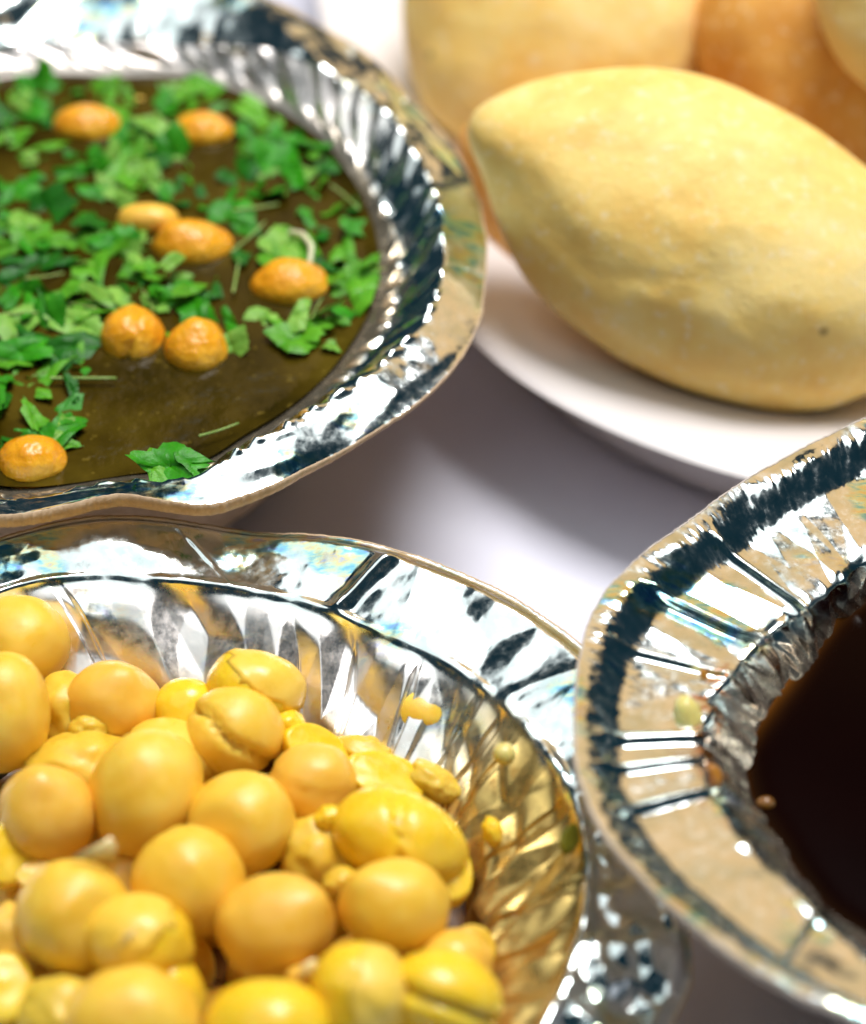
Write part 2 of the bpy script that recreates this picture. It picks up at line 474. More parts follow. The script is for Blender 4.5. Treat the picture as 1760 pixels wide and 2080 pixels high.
AM = lambda q: rA1(q) * (.5 - .12 * sm(np.cos(q), 0, .6)) + rAL(q) * (.5 + .12 * sm(np.cos(q), 0, .6))
AMz = lambda q: ZLA + .04 + .10 * sm(np.sin(q), .2, .8)
stA = [(rA, lambda q: zA(q) - .02 - .08 * sm(np.cos(q), .2, .8) + .12 * sm(np.sin(q), .3, .8), 26), (rA1, lambda q: zA1(q) + .26 * sm(np.cos(q), 0, .6), 36), (AM, AMz, 24), (rAL, const(ZLA), 16), (rA3, const(.35), 5), (shrink(rA3, 0, .05), const(.3), 1)]
bowl(rootA, cA, stA, thA, foldA, wetA, M['foil_a'], dull=lambda TH, S, X, Y: .8 * sm(S, 1.0, 1.1) * sm(np.sin(TH), .35, .8) ,
     skirt=lambda q: .03 + .08 * sm(-np.sin(q), .6, .95), board='paper_tan')
liqA = disc('spiced_water', cA, lambda q: rAL(q) + .05, ZLA + .015, M['water_green'])
tag(liqA, 'olive brown spiced water filling the foil bowl of chopped herbs', 'spiced water')

# ================================================================== bowl B (boiled peas)
ZB = 2.55
rimB_px = [(-520, 1750), (-470, 1500), (-300, 1260), (-120, 1140), (20, 1080), (180, 1042), (370, 1040), (560, 1060), (780, 1100), (1000, 1182), (1180, 1300), (1290, 1420),
           (1350, 1560), (1385, 1700), (1400, 1830), (1412, 1960), (1370, 2070), (1290, 2200), (1120, 2400), (800, 2560), (400, 2620), (0, 2560), (-350, 2300), (-490, 2000)]
rimB_z = [ZB] * 12 + [2.45, 2.3, 2.15, 2.05, 2.1, 2.3] + [ZB] * 6
cB = P(430, 1800, ZB)
rB, zB = polar(rimB_px, rimB_z, cB)
B1 = [(-420, 1760), (-370, 1530), (-230, 1350), (-90, 1245), (30, 1190), (160, 1172), (330, 1178), (500, 1198), (680, 1245), (760, 1280), (930, 1362), (1060, 1470),
      (1150, 1590), (1188, 1700), (1197, 1800), (1180, 1900), (1120, 2060), (1040, 2200), (900, 2330), (650, 2440), (400, 2480), (50, 2420), (-250, 2220), (-390, 1980)]
rB1, zB1 = polar(B1, 2.28, cB)
BM = lambda q: rB1(q) - 1.0
BMz = lambda q: np.full_like(np.asarray(q, float), 1.66)
rB2 = shrink(rB1, .66, 0); rB3 = shrink(rB1, 0, .05)
thB = theta_grid(R_(-70), R_(150), 1300, 160)
def foldB(TH, S, X, Y):
    edge = sm(S, .0, .25)
    flange = edge * (1 - sm(S, .9, 1.0))
    wall = sm(S, 1.0, 1.25) * (1 - sm(S, 2.5, 2.9))
    ph = TH * 13 + .9 * vnoise(TH * 5, S * 1.2, 4)
    tri = (np.abs(((ph / PI) % 2) - 1) - .5) * 2
    d = wall * (.07 * tri * (1 - .8 * sm(np.cos(TH), .4, .75)) + .10 * facet(TH * 9 + S * .8, S * 1.3, 12) - .05 * sm(vnoise(TH * 24 + S * 1.5, S * .6, 77), .45, .6))
    right = sm(np.cos(TH + R_(12)), .75, .93)
    d = d + flange * (.055 * facet(TH * 5, S * .9, 23) + .016 * vnoise(TH * 16, S * 3, 24) + .010 * fbm(X * 5, Y * 5, 25, 3))
    d = d + flange * right * (.16 * facet(X * 1.9, Y * 1.9, 44) + .06 * facet(X * 5, Y * 5, 45))
    d = d - .22 * np.exp(-((TH - R_(89)) / .14) ** 2) * np.clip(1 - S, 0, 1)
    wr = sm(np.cos(TH), .5, .8) * sm(S, 1.05, 1.3)
    d = d + wr * (.09 * np.abs(vnoise(TH * 7 + S * 3, S * 1.2 - TH * 3, 81)) + .02 * facet(TH * 12 + S * 6, S * 2, 82))
    # raised pleat across the rim
    for a, wd, h, sk in ((R_(71.5), .022, .11, .10), (R_(94), .007, .02, -.14), (R_(40), .02, .03, .1)):
        u = (TH - a - sk * (S - .5)) / wd
        d = d + h * np.exp(-u * u) * flange
    d = d - .12 * (1 - sm(S, .02, .17))
    # crisp bead along the fold between rim and wall
    d = d + .035 * np.exp(-((S - .99) / .05) ** 2) * (1 + .6 * vnoise(TH * 22, S * 0, 7))
    d = d + .005 * facet(X * 4, Y * 4, 34) * sm(S, .05, .3)
    return d
def wetB(TH, S, X, Y):
    n = fbm(X * 3, Y * 3, 52)
    right = sm(np.cos(TH), .55, .85)
    return np.maximum(.7 * sm(S + .3 * n, 1.7, 2.3), right * .95 * sm(S + .10 * n, .98, 1.06))
rootB = empty('foil_bowl', (cB[0], cB[1], 0), 'silver foil paper bowl heaped with boiled yellow peas', 'bowl', 'foil lined paper bowls')
stB = [(rB, zB, 34), (rB1, zB1, 34), (BM, BMz, 34), (rB2, const(.35), 8), (rB3, const(.3), 1)]
bowl(rootB, cB, stB, thB, foldB, wetB, M['foil_b'], dull=lambda TH, S, X, Y: sm(S, 1.02, 1.12) * (.62 - .30 * sm(np.cos(TH), .4, .8)), board='paper_tan')
broth = disc('pea_broth', cB, lambda q: wall_r(stB, 1.15, 2)(q) + .03, 1.15, M['broth'])
tag(broth, 'dark yellow broth showing in the gaps between boiled peas', 'broth')

# ================================================================== bowl C (tamarind)
ZC = 3.1
rimC_px = [(2750, 1440), (2690, 1180), (2520, 960), (2280, 840), (2000, 810), (1760, 872), (1620, 940), (1510, 1000), (1400, 1080), (1285, 1165), (1212, 1250), (1180, 1335),
           (1164, 1470), (1170, 1600), (1210, 1695), (1285, 1795), (1380, 1885), (1520, 1992), (1700, 2085), (1900, 2150), (2200, 2170), (2480, 2080), (2680, 1800)]
cC = P(1960, 1480, ZC)
# the bowl leans slightly backwards
rC, zC = polar(rimC_px, [ZC + .22 * (y - 1480) / 577 for x, y in rimC_px], cC)
C1 = [(2560, 1440), (2510, 1290), (2390, 1160), (2220, 1080), (2000, 1040), (1830, 1090), (1760, 1140), (1700, 1190), (1640, 1235), (1560, 1290), (1500, 1350), (1455, 1410),
      (1430, 1500), (1440, 1590), (1480, 1665), (1540, 1735), (1620, 1810), (1700, 1890), (1800, 1960), (1950, 2010), (2200, 2000), (2380, 1900), (2520, 1700)]
rC1, zC1 = polar(C1, [2.93 + .22 * (y - 1480) / 577 for x, y in C1], cC)
LC = [(2480, 1450), (2430, 1330), (2330, 1240), (2200, 1190), (2020, 1170), (1870, 1180), (1760, 1222), (1720, 1255), (1680, 1300), (1630, 1370), (1575, 1450), (1548, 1500),
      (1530, 1560), (1545, 1640), (1590, 1715), (1640, 1790), (1700, 1860), (1760, 1900), (1850, 1950), (1980, 1980), (2180, 1970), (2350, 1880), (2460, 1700)]
ZLC = 2.35
rCL, zCL = polar(LC, ZLC, cC)
rC3 = shrink(rCL, .8, 0)
thC = theta_grid(R_(95), R_(290), 1300, 160)
def foldC(TH, S, X, Y):
    edge = sm(S, .0, .15)
    flange = edge * (1 - sm(S, .9, 1.0))
    wall = sm(S, .85, 1.1) * (1 - sm(S, 2.0, 2.4))
    up = sm(np.sin(TH), .2, .6)
    d = flange * (.034 * facet(TH * 4, S * .8, 25) + .003 * facet(TH * 9, S * 2, 26) + up * .05 * facet(TH * 7, S * 1.3, 27))
    d = d + wall * (.55 + .45 * up) * (.06 * facet(TH * 11, S * 1.1, 13) + .02 * facet(TH * 24 + S * 3, S * 2, 14))
    # rolled bead just inside the cut edge
    d = d + .20 * (1 - sm(S, .06, .40)) + .008 * np.exp(-((S - .20) / .07) ** 2) + .020 * facet(TH * 34, S * 7, 28) * np.exp(-((S - .20) / .11) ** 2) + .008 * vnoise(TH * 110, S * 18, 29) * np.exp(-((S - .20) / .11) ** 2)
    for a, wd, h in ((R_(146), .012, .13), (R_(160), .010, .06), (R_(181), .020, .07), (R_(188), .012, .05), (R_(197), .016, .07), (R_(236), .008, .06), (R_(129), .015, .08)):
        u = (TH - a + .05 * (S - .5)) / wd
        d = d + h * np.exp(-u * u) * sm(S, .12, .3) * (1 - sm(S, 1.2, 1.8))
    d = d + .0025 * facet(X * 6, Y * 6, 35) * edge
    return d
def wetC(TH, S, X, Y):
    n = fbm(X * 4, Y * 4, 53)
    band = np.exp(-((TH - R_(186)) / .20) ** 2)
    return .78 * sm(S + .40 * n + .20 * band, 1.0, 1.6)
rootC = empty('foil_bowl', (cC[0], cC[1], 0), 'silver foil paper bowl filled with nearly black tamarind water', 'bowl', 'foil lined paper bowls')
stC = [(rC, lambda q: zC(q) - .03, 34), (rC1, zC1, 40), (rCL, zCL, 20), (rC3, const(.4), 6), (shrink(rC, 0, .05), const(.35), 1)]
bowl(rootC, cC, stC, thC, foldC, wetC, M['foil_c'], dull=lambda TH, S, X, Y: .12 * sm(S, 1.05, 1.3), skirt=lambda q: .05 + 0 * q,
     smear=lambda TH, S, X, Y: sm(fbm(X * 7, Y * 7, 61), .0, .12) * np.exp(-((TH - R_(183)) / .17) ** 2) * np.exp(-((S - 1.1) / .16) ** 2) * 1.2 + sm(fbm(X * 9, Y * 9, 63), .28, .36) * sm(S, .7, .95) * (1 - sm(S, 1.4, 1.7)) * np.exp(-((TH - R_(175)) / .4) ** 2))
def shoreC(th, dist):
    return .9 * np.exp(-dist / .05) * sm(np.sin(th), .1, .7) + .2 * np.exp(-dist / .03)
liqC = disc('tamarind_water', cC, lambda q: rCL(q) + .06, ZLC + .01, M['water_dark'], shore=shoreC, rings=60, meniscus=.05, wave=0.0)
tag(liqC, 'very dark maroon tamarind water in the right foil bowl', 'tamarind water')

# ================================================================== plate
plate_px = [(640, -60), (690, 180), (800, 480), (948, 680), (1050, 770), (1200, 858), (1350, 922), (1520, 975), (1760, 1010), (2300, 960), (2750, 500), (2650, -300), (1900, -800), (1100, -700), (720, -380)]
ZP = 1.55
cP = P(1650, 120, ZP)
rP, _ = polar(plate_px, ZP, cP)
def plate():
    th = np.linspace(0, 2 * PI, 420, endpoint=False)
    prof = [(1.0, -.02, 1.53), (1.0, .02, 1.56), (1.0, -.05, 1.60), (1.0, -.16, 1.61), (1.0, -.45, 1.56), (1.0, -.85, 1.47), (1.0, -1.2, 1.36), (1.0, -1.55, 1.22), (1.0, -1.9, 1.12), (.5, -.7, 1.06), (.02, 0, 1.06),
            (.02, 0, .05), (.5, -.6, .05), (1.0, -1.2, .05), (1.0, -1.1, .1), (1.0, -1.05, .3), (1.0, -.98, .6), (1.0, -.85, .9), (1.0, -.55, 1.22), (1.0, -.2, 1.46), (1.0, -.02, 1.53)]
    # resample smoothly
    pr = np.array(prof); t = np.arange(len(pr)); tt = np.linspace(0, len(pr) - 1, 110)
    q = np.stack([np.interp(tt, t, pr[:, k]) for k in range(3)], 1)
    for _ in range(3): q[1:-1] = .25 * q[:-2] + .5 * q[1:-1] + .25 * q[2:]
    R0 = rP(th); V = []
    for k, off, z in q:
        r = R0 * k + off
        V.append(np.stack([cP[0] + r * np.cos(th), cP[1] + r * np.sin(th), 0 * th + z], -1))
    V = np.concatenate(V); base = (cP[0], cP[1], 0)
    o = link('plate', mesh_np('plate', V, grid_faces(420, len(q))[:, ::-1], M['plate'], base), base)
    tag(o, 'white glossy plate carrying the fried puris', 'plate')
plate()

# ================================================================== puffed solids
def icos(level):
    import bmesh
    bm = bmesh.new(); bmesh.ops.create_icosphere(bm, subdivisions=level, radius=1)
    v = np.array([x.co[:] for x in bm.verts]); f = np.array([[y.index for y in x.verts] for x in bm.faces]); bm.free()
    return v, f
ICO = {k: icos(k) for k in (2, 3, 4, 5, 6)}
def n3(v, s, seed):
    return np.array([noise.noise(Vector((float(a[0]) * s + seed * 3.1, float(a[1]) * s + seed * 7.7, float(a[2]) * s))) for a in v])

def blob_outline(name, cpx, z, outline, depth, mat, level=5, bumpy=.03, seed=0, ridge=None):
    """a solid whose silhouette follows a traced outline and whose thickness is depth (cm, half)"""
    C = P(cpx[0], cpx[1], z); s = depth_of(C) / FPX
    o = np.array(outline, float) - np.array(cpx)
    a = np.arctan2(-o[:, 1], o[:, 0]) % (2 * PI); r = np.hypot(o[:, 0], o[:, 1])
    k = np.argsort(a); a = a[k]; r = r[k]
    T = np.concatenate([a - 2 * PI, a, a + 2 * PI]); Rr = np.tile(r, 3); mm = np.gradient(Rr, T)
    def ev(q):
        q = q % (2 * PI); i = np.clip(np.searchsorted(T, q) - 1, 0, len(T) - 2); h = T[i + 1] - T[i]; t = (q - T[i]) / h
        return ((2 * t ** 3 - 3 * t ** 2 + 1) * Rr[i] + (t ** 3 - 2 * t ** 2 + t) * h * mm[i] + (-2 * t ** 3 + 3 * t ** 2) * Rr[i + 1] + (t ** 3 - t ** 2) * h * mm[i + 1])
    v, f = ICO[level]
    ang = np.arctan2(v[:, 1], v[:, 0]); rho = np.hypot(v[:, 0], v[:, 1])
    rad = ev(ang) * s
    # smooth profile: silhouette radius where z=0
    x = rad * rho * np.cos(ang); y = rad * rho * np.sin(ang); w_ = v[:, 2] * depth
    nn = 1 + bumpy * n3(v, 1.7, seed) + bumpy * .45 * n3(v, 4.3, seed + 5) + bumpy * .2 * n3(v, 9.5, seed + 9)
    edge = 1 - np.abs(v[:, 2]) ** .5
    nn = 1 + (nn - 1) * (1 - .6 * np.clip(edge, 0, 1))
    V = C[None, :] + nn[:, None] * (x[:, None] * RT + y[:, None] * UP - w_[:, None] * FWD)
    if ridge:
        a_ = R_(ridge[0]); qx = (x * math.cos(a_) + y * math.sin(a_)); qy = (-x * math.sin(a_) + y * math.cos(a_)) / (rad.max() * .6)
        lift = ridge[1] * (1 - np.sqrt((qy + .12) ** 2 + .01)) * np.clip(v[:, 2], 0, 1) ** .7 * (1 + .5 * n3(v, 2.5, seed + 20))
        V = V - (lift[:, None] * depth * 2) * FWD[None, :]
    me = mesh_np(name, V, f, mat, C)
    return link(name, me, C)

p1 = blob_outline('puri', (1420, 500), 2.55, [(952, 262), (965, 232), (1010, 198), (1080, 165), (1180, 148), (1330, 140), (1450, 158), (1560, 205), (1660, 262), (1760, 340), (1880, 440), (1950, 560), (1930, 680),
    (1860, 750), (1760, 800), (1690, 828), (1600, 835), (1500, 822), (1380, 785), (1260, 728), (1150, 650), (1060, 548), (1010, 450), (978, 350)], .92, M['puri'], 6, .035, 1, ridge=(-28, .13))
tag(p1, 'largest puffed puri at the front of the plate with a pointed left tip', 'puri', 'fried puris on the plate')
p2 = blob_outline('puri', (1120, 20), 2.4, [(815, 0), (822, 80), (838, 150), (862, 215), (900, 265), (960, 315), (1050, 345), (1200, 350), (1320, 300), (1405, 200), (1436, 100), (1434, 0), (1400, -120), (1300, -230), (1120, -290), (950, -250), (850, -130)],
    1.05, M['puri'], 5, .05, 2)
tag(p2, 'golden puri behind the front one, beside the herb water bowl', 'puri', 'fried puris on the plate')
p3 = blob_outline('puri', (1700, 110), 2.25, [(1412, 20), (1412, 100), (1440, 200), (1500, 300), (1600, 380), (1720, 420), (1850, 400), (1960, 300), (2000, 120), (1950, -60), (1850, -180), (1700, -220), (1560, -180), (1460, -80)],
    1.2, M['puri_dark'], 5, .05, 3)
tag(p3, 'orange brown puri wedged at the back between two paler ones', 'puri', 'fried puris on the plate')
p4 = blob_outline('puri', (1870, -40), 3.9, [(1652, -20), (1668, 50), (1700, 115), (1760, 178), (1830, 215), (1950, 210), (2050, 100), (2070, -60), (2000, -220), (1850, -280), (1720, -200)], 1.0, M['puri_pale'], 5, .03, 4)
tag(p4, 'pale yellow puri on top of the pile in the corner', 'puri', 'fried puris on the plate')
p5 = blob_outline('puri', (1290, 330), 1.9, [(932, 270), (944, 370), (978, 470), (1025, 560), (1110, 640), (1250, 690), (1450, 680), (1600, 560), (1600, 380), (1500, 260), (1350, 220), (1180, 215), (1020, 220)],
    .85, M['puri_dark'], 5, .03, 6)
tag(p5, 'darker orange puri lying underneath the large front puri', 'puri', 'fried puris on the plate')

# ================================================================== peas
def pea_mesh(style, seed, lvl=4):
    v, f = ICO[lvl]; v = v.copy()
    rnd = random.Random(seed)
    n = 1 + .075 * n3(v, 1.1, seed) + .022 * n3(v, 3.2, seed + 2)
    if style in ('round', 'beak', 'dent'):
        # shallow seam round the seed
        ax = np.array([rnd.uniform(-1, 1), rnd.uniform(-1, 1), rnd.uniform(-.3, .6)]); ax /= np.linalg.norm(ax)
        d = v @ ax
        n -= .035 * np.exp(-(d / .05) ** 2) * sm(n3(v, 1.0, seed + 4), -.1, .3)
    if style == 'beak':
        ax = np.array([rnd.uniform(-.8, .8), rnd.uniform(.2, .9), .5]); ax /= np.linalg.norm(ax)
        d = v @ ax; n += .16 * np.exp(-((1 - d) / .06))
    if style == 'dent':
        ax = np.array([rnd.uniform(-.5, .5), rnd.uniform(-.2, .6), .8]); ax /= np.linalg.norm(ax)
        d = v @ ax; n -= .13 * sm(d, .75, 1.0)
    if style == 'split':
        d = v[:, 0] * math.cos(seed) + v[:, 1] * math.sin(seed) + .12 * n3(v, 2, seed)
        n -= .22 * np.exp(-(d / .07) ** 2) * sm(v[:, 2], -.3, .4)
        n += .05 * sm(d, 0, .1)
    if style == 'skin':
        d = v[:, 0] * math.cos(seed * 2) + v[:, 1] * math.sin(seed * 2) + .25 * n3(v, 1.6, seed)
        n += .055 * sm(d, .05, .10) - .03 * np.exp(-((d - .3 - .2 * n3(v, 3, seed)) / .05) ** 2)
    if style == 'mash':
        n += .16 * n3(v, 2.1, seed + 7) + .07 * n3(v, 5, seed + 8)
    if style == 'half':
        ax = np.array([.25, .45, .85]); ax /= np.linalg.norm(ax)
        d = v @ ax; cut = .25 + .05 * n3(v, 2, seed)
        ex = np.clip(d - cut, 0, None); v = v - ex[:, None] * ax * .88
    V = v * n[:, None]
    return V, f

peas = [
 # cx, cy, rx, ry, rot, z, style, material, label
 (40, 1305, 96, 92, 0, 2.10, 'round', 'pea', 'yellow pea highest against the back left wall of the bowl'),
 (2, 1448, 98, 122, 0, 2.25, 'round', 'pea', 'deep orange yellow pea cut by the left frame edge, largest there'),
 (228, 1428, 97, 80, -8, 2.0, 'beak', 'pea_dull', 'dull tan pea with a small peak near the back wall'),
 (135, 1448, 66, 78, 0, 1.85, 'mash', 'pea_pale', 'pale greenish mashed pea beside the dull tan pea'),
 (522, 1400, 95, 76, -15, 2.1, 'skin', 'pea_bright', 'bright yellow pea with loose skin, farthest back in the heap'),
 (375, 1438, 62, 58, 10, 2.0, 'round', 'pea_bright', 'small bright yellow pea left of the loose skinned one'),
 (472, 1492, 98, 88, 10, 2.1, 'split', 'pea', 'split golden pea just in front of the loose skinned pea'),
 (352, 1535, 95, 72, -20, 1.95, 'round', 'pea', 'golden pea half hidden behind the biggest round pea'),
 (297, 1612, 110, 128, -18, 2.2, 'round', 'pea', 'biggest smooth egg shaped golden pea in the heap'),
 (160, 1560, 110, 72, 5, 1.85, 'mash', 'pea_pale', 'mashed greenish yellow lump between the left peas'),
 (93, 1656, 98, 99, 0, 2.15, 'beak', 'pea_dull', 'round pea with a pale shiny top, above the flat cut piece'),
 (492, 1672, 105, 102, 0, 2.2, 'dent', 'pea', 'smooth golden pea at the middle of the heap'),
 (632, 1598, 88, 80, 20, 2.0, 'skin', 'pea_dull', 'tan skinned pea with an orange edge right of centre'),
 (640, 1522, 72, 46, -25, 2.0, 'half', 'pea_bright', 'bright yellow half pea near the back foil wall'),
 (782, 1580, 84, 50, -16, 1.95, 'half', 'pea_bright', 'flat lemon yellow half pea with a sharp right corner'),
 (815, 1705, 132, 92, -22, 2.15, 'split', 'pea_bright', 'large bright double pea joined along a seam on the right'),
 (905, 1760, 50, 82, 12, 2.0, 'half', 'pea_bright', 'yellow pea half tucked against the large double pea'),
 (802, 1840, 109, 96, 0, 2.35, 'beak', 'pea', 'orange tinted round pea below the large double pea'),
 (380, 1793, 108, 104, 0, 2.3, 'skin', 'pea', 'round golden pea with a lighter skin patch, centre left'),
 (560, 1882, 116, 104, 10, 2.3, 'beak', 'pea_dull', 'round tan yellow pea beside the dark gap'),
 (645, 1745, 72, 84, 10, 1.9, 'mash', 'pea_pale', 'greenish crushed pea sunk between three round peas'),
 (150, 1868, 114, 116, 0, 2.35, 'dent', 'pea', 'large round orange yellow pea near the lower left'),
 (284, 1918, 104, 92, -10, 2.4, 'skin', 'pea_bright', 'bright yellow pea with a white split in its skin'),
 (18, 1735, 42, 72, -10, 2.1, 'half', 'pea_bright', 'yellow cut piece standing at the left frame edge'),
 (72, 1775, 42, 30, 5, 2.0, 'half', 'pea', 'small square crumb of pea below the shiny topped pea'),
 (35, 1925, 66, 88, 20, 2.0, 'mash', 'pea_dull', 'brownish crushed pea in the shade at the left edge'),
 (8, 2010, 60, 74, 10, 2.15, 'half', 'pea_bright', 'bright yellow flake of pea in the lower left corner'),
 (125, 2070, 82, 78, 0, 2.1, 'mash', 'pea_pale', 'pale yellow pea half beside the bottom round pea'),
 (268, 2080, 134, 108, 0, 2.5, 'round', 'pea', 'broad golden pea cut by the bottom frame edge'),
 (352, 2010, 58, 90, 20, 2.1, 'round', 'pea_bright', 'yellow pea sliver below the pea with the white split'),
 (545, 2098, 126, 104, 0, 2.45, 'round', 'pea_bright', 'bright pea rising from the bottom edge right of the gap'),
 (735, 2030, 98, 108, 10, 2.45, 'skin', 'pea_bright', 'bright yellow pea with wrinkled folded skin at the bottom'),
 (905, 2030, 112, 90, -20, 2.4, 'split', 'pea_bright', 'long bright pea at the lower right of the heap'),
 (928, 1955, 74, 64, -20, 2.1, 'round', 'pea_dull', 'small tan pea behind the long bright pea'),
 (962, 1922, 46, 42, -20, 1.95, 'half', 'pea_pale', 'pale half pea touching the right foil wall'),
 (862, 1452, 88, 70, -20, 1.72, 'round', 'pea', 'orange yellow pea shape added for a reflection in the back foil wall'),  # added solid standing in for a pea's reflection in the foil
 (735, 1530, 60, 34, -10, 1.8, 'mash', 'pea_pale', 'thin pale pea scrap lying between the wall and the half pea'),
 (880, 1590, 60, 34, -30, 1.8, 'mash', 'pea_pale', 'pale pea scrap right of the lemon yellow half'),
 (668, 1660, 30, 24, 20, 2.3, 'mash', 'pea_bright', 'tiny yellow crumb of pea left of the large double pea'),
 (452, 1768, 26, 20, -20, 2.25, 'mash', 'pea_pale', 'tiny pale mash bit between the centre pea and its lower left neighbour'),
 (690, 1790, 36, 26, 30, 2.15, 'mash', 'pea_pale', 'pale mash bit at the lower corner of the crushed pea'),
 (610, 1985, 30, 24, 10, 2.3, 'mash', 'pea_dull', 'tan crumb beside the wrinkled pea at the bottom'),
 (1000, 1690, 20, 30, 10, 2.0, 'mash', 'pea_bright', 'yellow crumb clinging to the wet right foil wall'),
 (180, 1480, 40, 28, 0, 2.05, 'mash', 'pea_pale', 'greenish mash bit under the dull tan pea'),
 (585, 1470, 34, 26, 0, 2.05, 'mash', 'pea_bright', 'yellow mash bit right of the split golden pea'),
]
tl = {'pea': 'pea', 'pea_bright': 'pea', 'pea_dull': 'pea', 'pea_pale': 'pea'}
for i, (cx, cy, rx, ry, rot, z, style, mt, lab) in enumerate(peas):
    C = P(cx, cy, z); s = depth_of(C) / FPX
    v, f = pea_mesh(style, i + 1)
    a = R_(rot); ca, sa = math.cos(a), math.sin(a)
    q = v * np.array([rx, ry, .5 * (rx + ry)]) * s * 1.05
    x = q[:, 0] * ca - q[:, 1] * sa; y = q[:, 0] * sa + q[:, 1] * ca
    V = C[None, :] + x[:, None] * RT + y[:, None] * UP - q[:, 2:3] * FWD[None, :]
    o = link('boiled_pea', mesh_np('boiled_pea', V, f, M[mt], C), C)
    tag(o, lab, 'pea', 'boiled peas heaped in the foil bowl')
    if rx > 60 and style not in ('mash', 'half') and i in (4, 22, 31):
        # loosened skin: a thin ragged shell lying over part of the seed, with a real edge
        rd = random.Random(900 + i)
        ax = np.array([rd.uniform(-1, 1), rd.uniform(-.6, 1), rd.uniform(.1, .8)]); ax /= np.linalg.norm(ax)
        dd = v @ ax / np.linalg.norm(v, axis=1) + .22 * n3(v, 2.2, 700 + i) + .08 * n3(v, 6, 720 + i)
        keep = dd > rd.uniform(.15, .45)
        fk = f[keep[f].all(1)]
        if len(fk) > 60:
            used, inv = np.unique(fk, return_inverse=True); fk2 = inv.reshape(-1, 3)
            el = (dd[used] - dd[keep].min()); lift = 1.010 + .014 * np.exp(-el / .06) * (.5 + .5 * n3(v[used], 3, 740 + i) * 2).clip(0, 1)
            base_ = V[used] - C
            out_ = base_ * lift[:, None]; in_ = base_ * (lift - .009)[:, None]; n_ = len(used)
            from collections import Counter
            ed = Counter(); 
            for t3 in fk2:
                for a3, b3 in ((t3[0], t3[1]), (t3[1], t3[2]), (t3[2], t3[0])): ed[(a3, b3)] += 1
            side = []
            for (a3, b3) in list(ed):
                if (b3, a3) not in ed: side += [(b3, a3, a3 + n_), (b3, a3 + n_, b3 + n_)]
            F_ = np.concatenate([fk2, fk2[:, ::-1] + n_, np.array(side)])
            link('loose_skin', mesh_np('loose_skin', np.concatenate([out_, in_]) + C, F_, M['pea_skin'], C), C, o)
# lower layer of peas glimpsed through the gaps: shared meshes
lowm = []
for k in range(5):
    v, f = pea_mesh(['round', 'mash', 'dent', 'split', 'round'][k], 60 + k, 3)
    lowm.append(mesh_np('boiled_pea', v * .46, f, M[['pea', 'pea_dull', 'pea', 'pea_dull', 'pea'][k]]))
cnt = 0
for gy in range(-6, 7):
    for gx in range(-5, 7):
        x = cB[0] + gx * .95 + (gy % 2) * .47 + random.uniform(-.12, .12); y = cB[1] + .9 + gy * .84 + random.uniform(-.12, .12)
        th = math.atan2(y - cB[1], x - cB[0]); rr = math.hypot(x - cB[0], y - cB[1])
        if rr > float(wall_r(stB, 1.3, 2)(np.array([th]))[0]) - .5: continue
        q = np.array([x, y, 1.25]) - CAMP; u = 880 + FPX * np.dot(q, RT) / np.dot(q, FWD); w2 = 1040 - FPX * np.dot(q, UP) / np.dot(q, FWD)
        if u < -150 or w2 > 2250 or (380 < u < 470 and 1900 < w2 < 2010): continue
        o = link('boiled_pea', lowm[cnt % 5], (x, y, 1.28 + random.uniform(-.08, .12)))
        o.rotation_euler = (random.uniform(0, 6), random.uniform(0, 6), random.uniform(0, 6))
        tag(o, 'yellow pea of the lower layer glimpsed through a gap in the heap', 'pea', 'lower layer of boiled peas'); cnt += 1

# ================================================================== things in the green water
def ball(name, cx, cy, rx, ry, z, mat, label, cat, group, seed, style='round', rot=0, lvl=4, dk=1.0):
    C = P(cx, cy, z); s = depth_of(C) / FPX
    v, f = pea_mesh(style, seed, lvl); a = R_(rot); ca, sa = math.cos(a), math.sin(a)
    q = v * np.array([rx, ry, dk * .5 * (rx + ry)]) * s
    x = q[:, 0] * ca - q[:, 1] * sa; y = q[:, 0] * sa + q[:, 1] * ca
    V = C[None, :] + x[:, None] * RT + y[:, None] * UP - q[:, 2:3] * FWD[None, :]
    o = link(name, mesh_np(name, V, f, mat, C), C)
    return tag(o, label, cat, group)
for i, (cx, cy, rx, ry, dz, lab) in enumerate([
    (178, 262, 72, 48, 0, 'blurred orange gram ball nearest the back left of the herb water'),
    (412, 275, 66, 46, 0, 'blurred orange gram ball nearest the back right of the herb water'),
    (392, 505, 84, 56, 0, 'wide golden gram ball at the centre with a leaf across its front'),
    (590, 585, 84, 58, 0, 'large golden gram ball closest to the right foil wall'),
    (272, 690, 66, 62, .05, 'round orange gram ball on the left of the touching pair'),
    (400, 715, 66, 64, .05, 'orange gram ball with a bright glint, right of the touching pair'),
    (66, 940, 70, 56, .05, 'orange gram ball close to the front rim of the bowl'),
    (300, 448, 66, 34, .05, 'sunken pale gram ball just behind the central golden one'),
    (285, 214, 34, 20, -.05, 'small brown gram bit near the far wall of the bowl')]):
    ball('gram_ball', cx, cy, rx, ry * 1.06, ZLA - .07 + dz, M['boondi'] if i < 7 else M['pea_dull'], lab, 'gram ball', 'fried gram balls floating in the herb water', 200 + i, 'beak' if i in (2, 5) else 'split' if i == 4 else 'round')

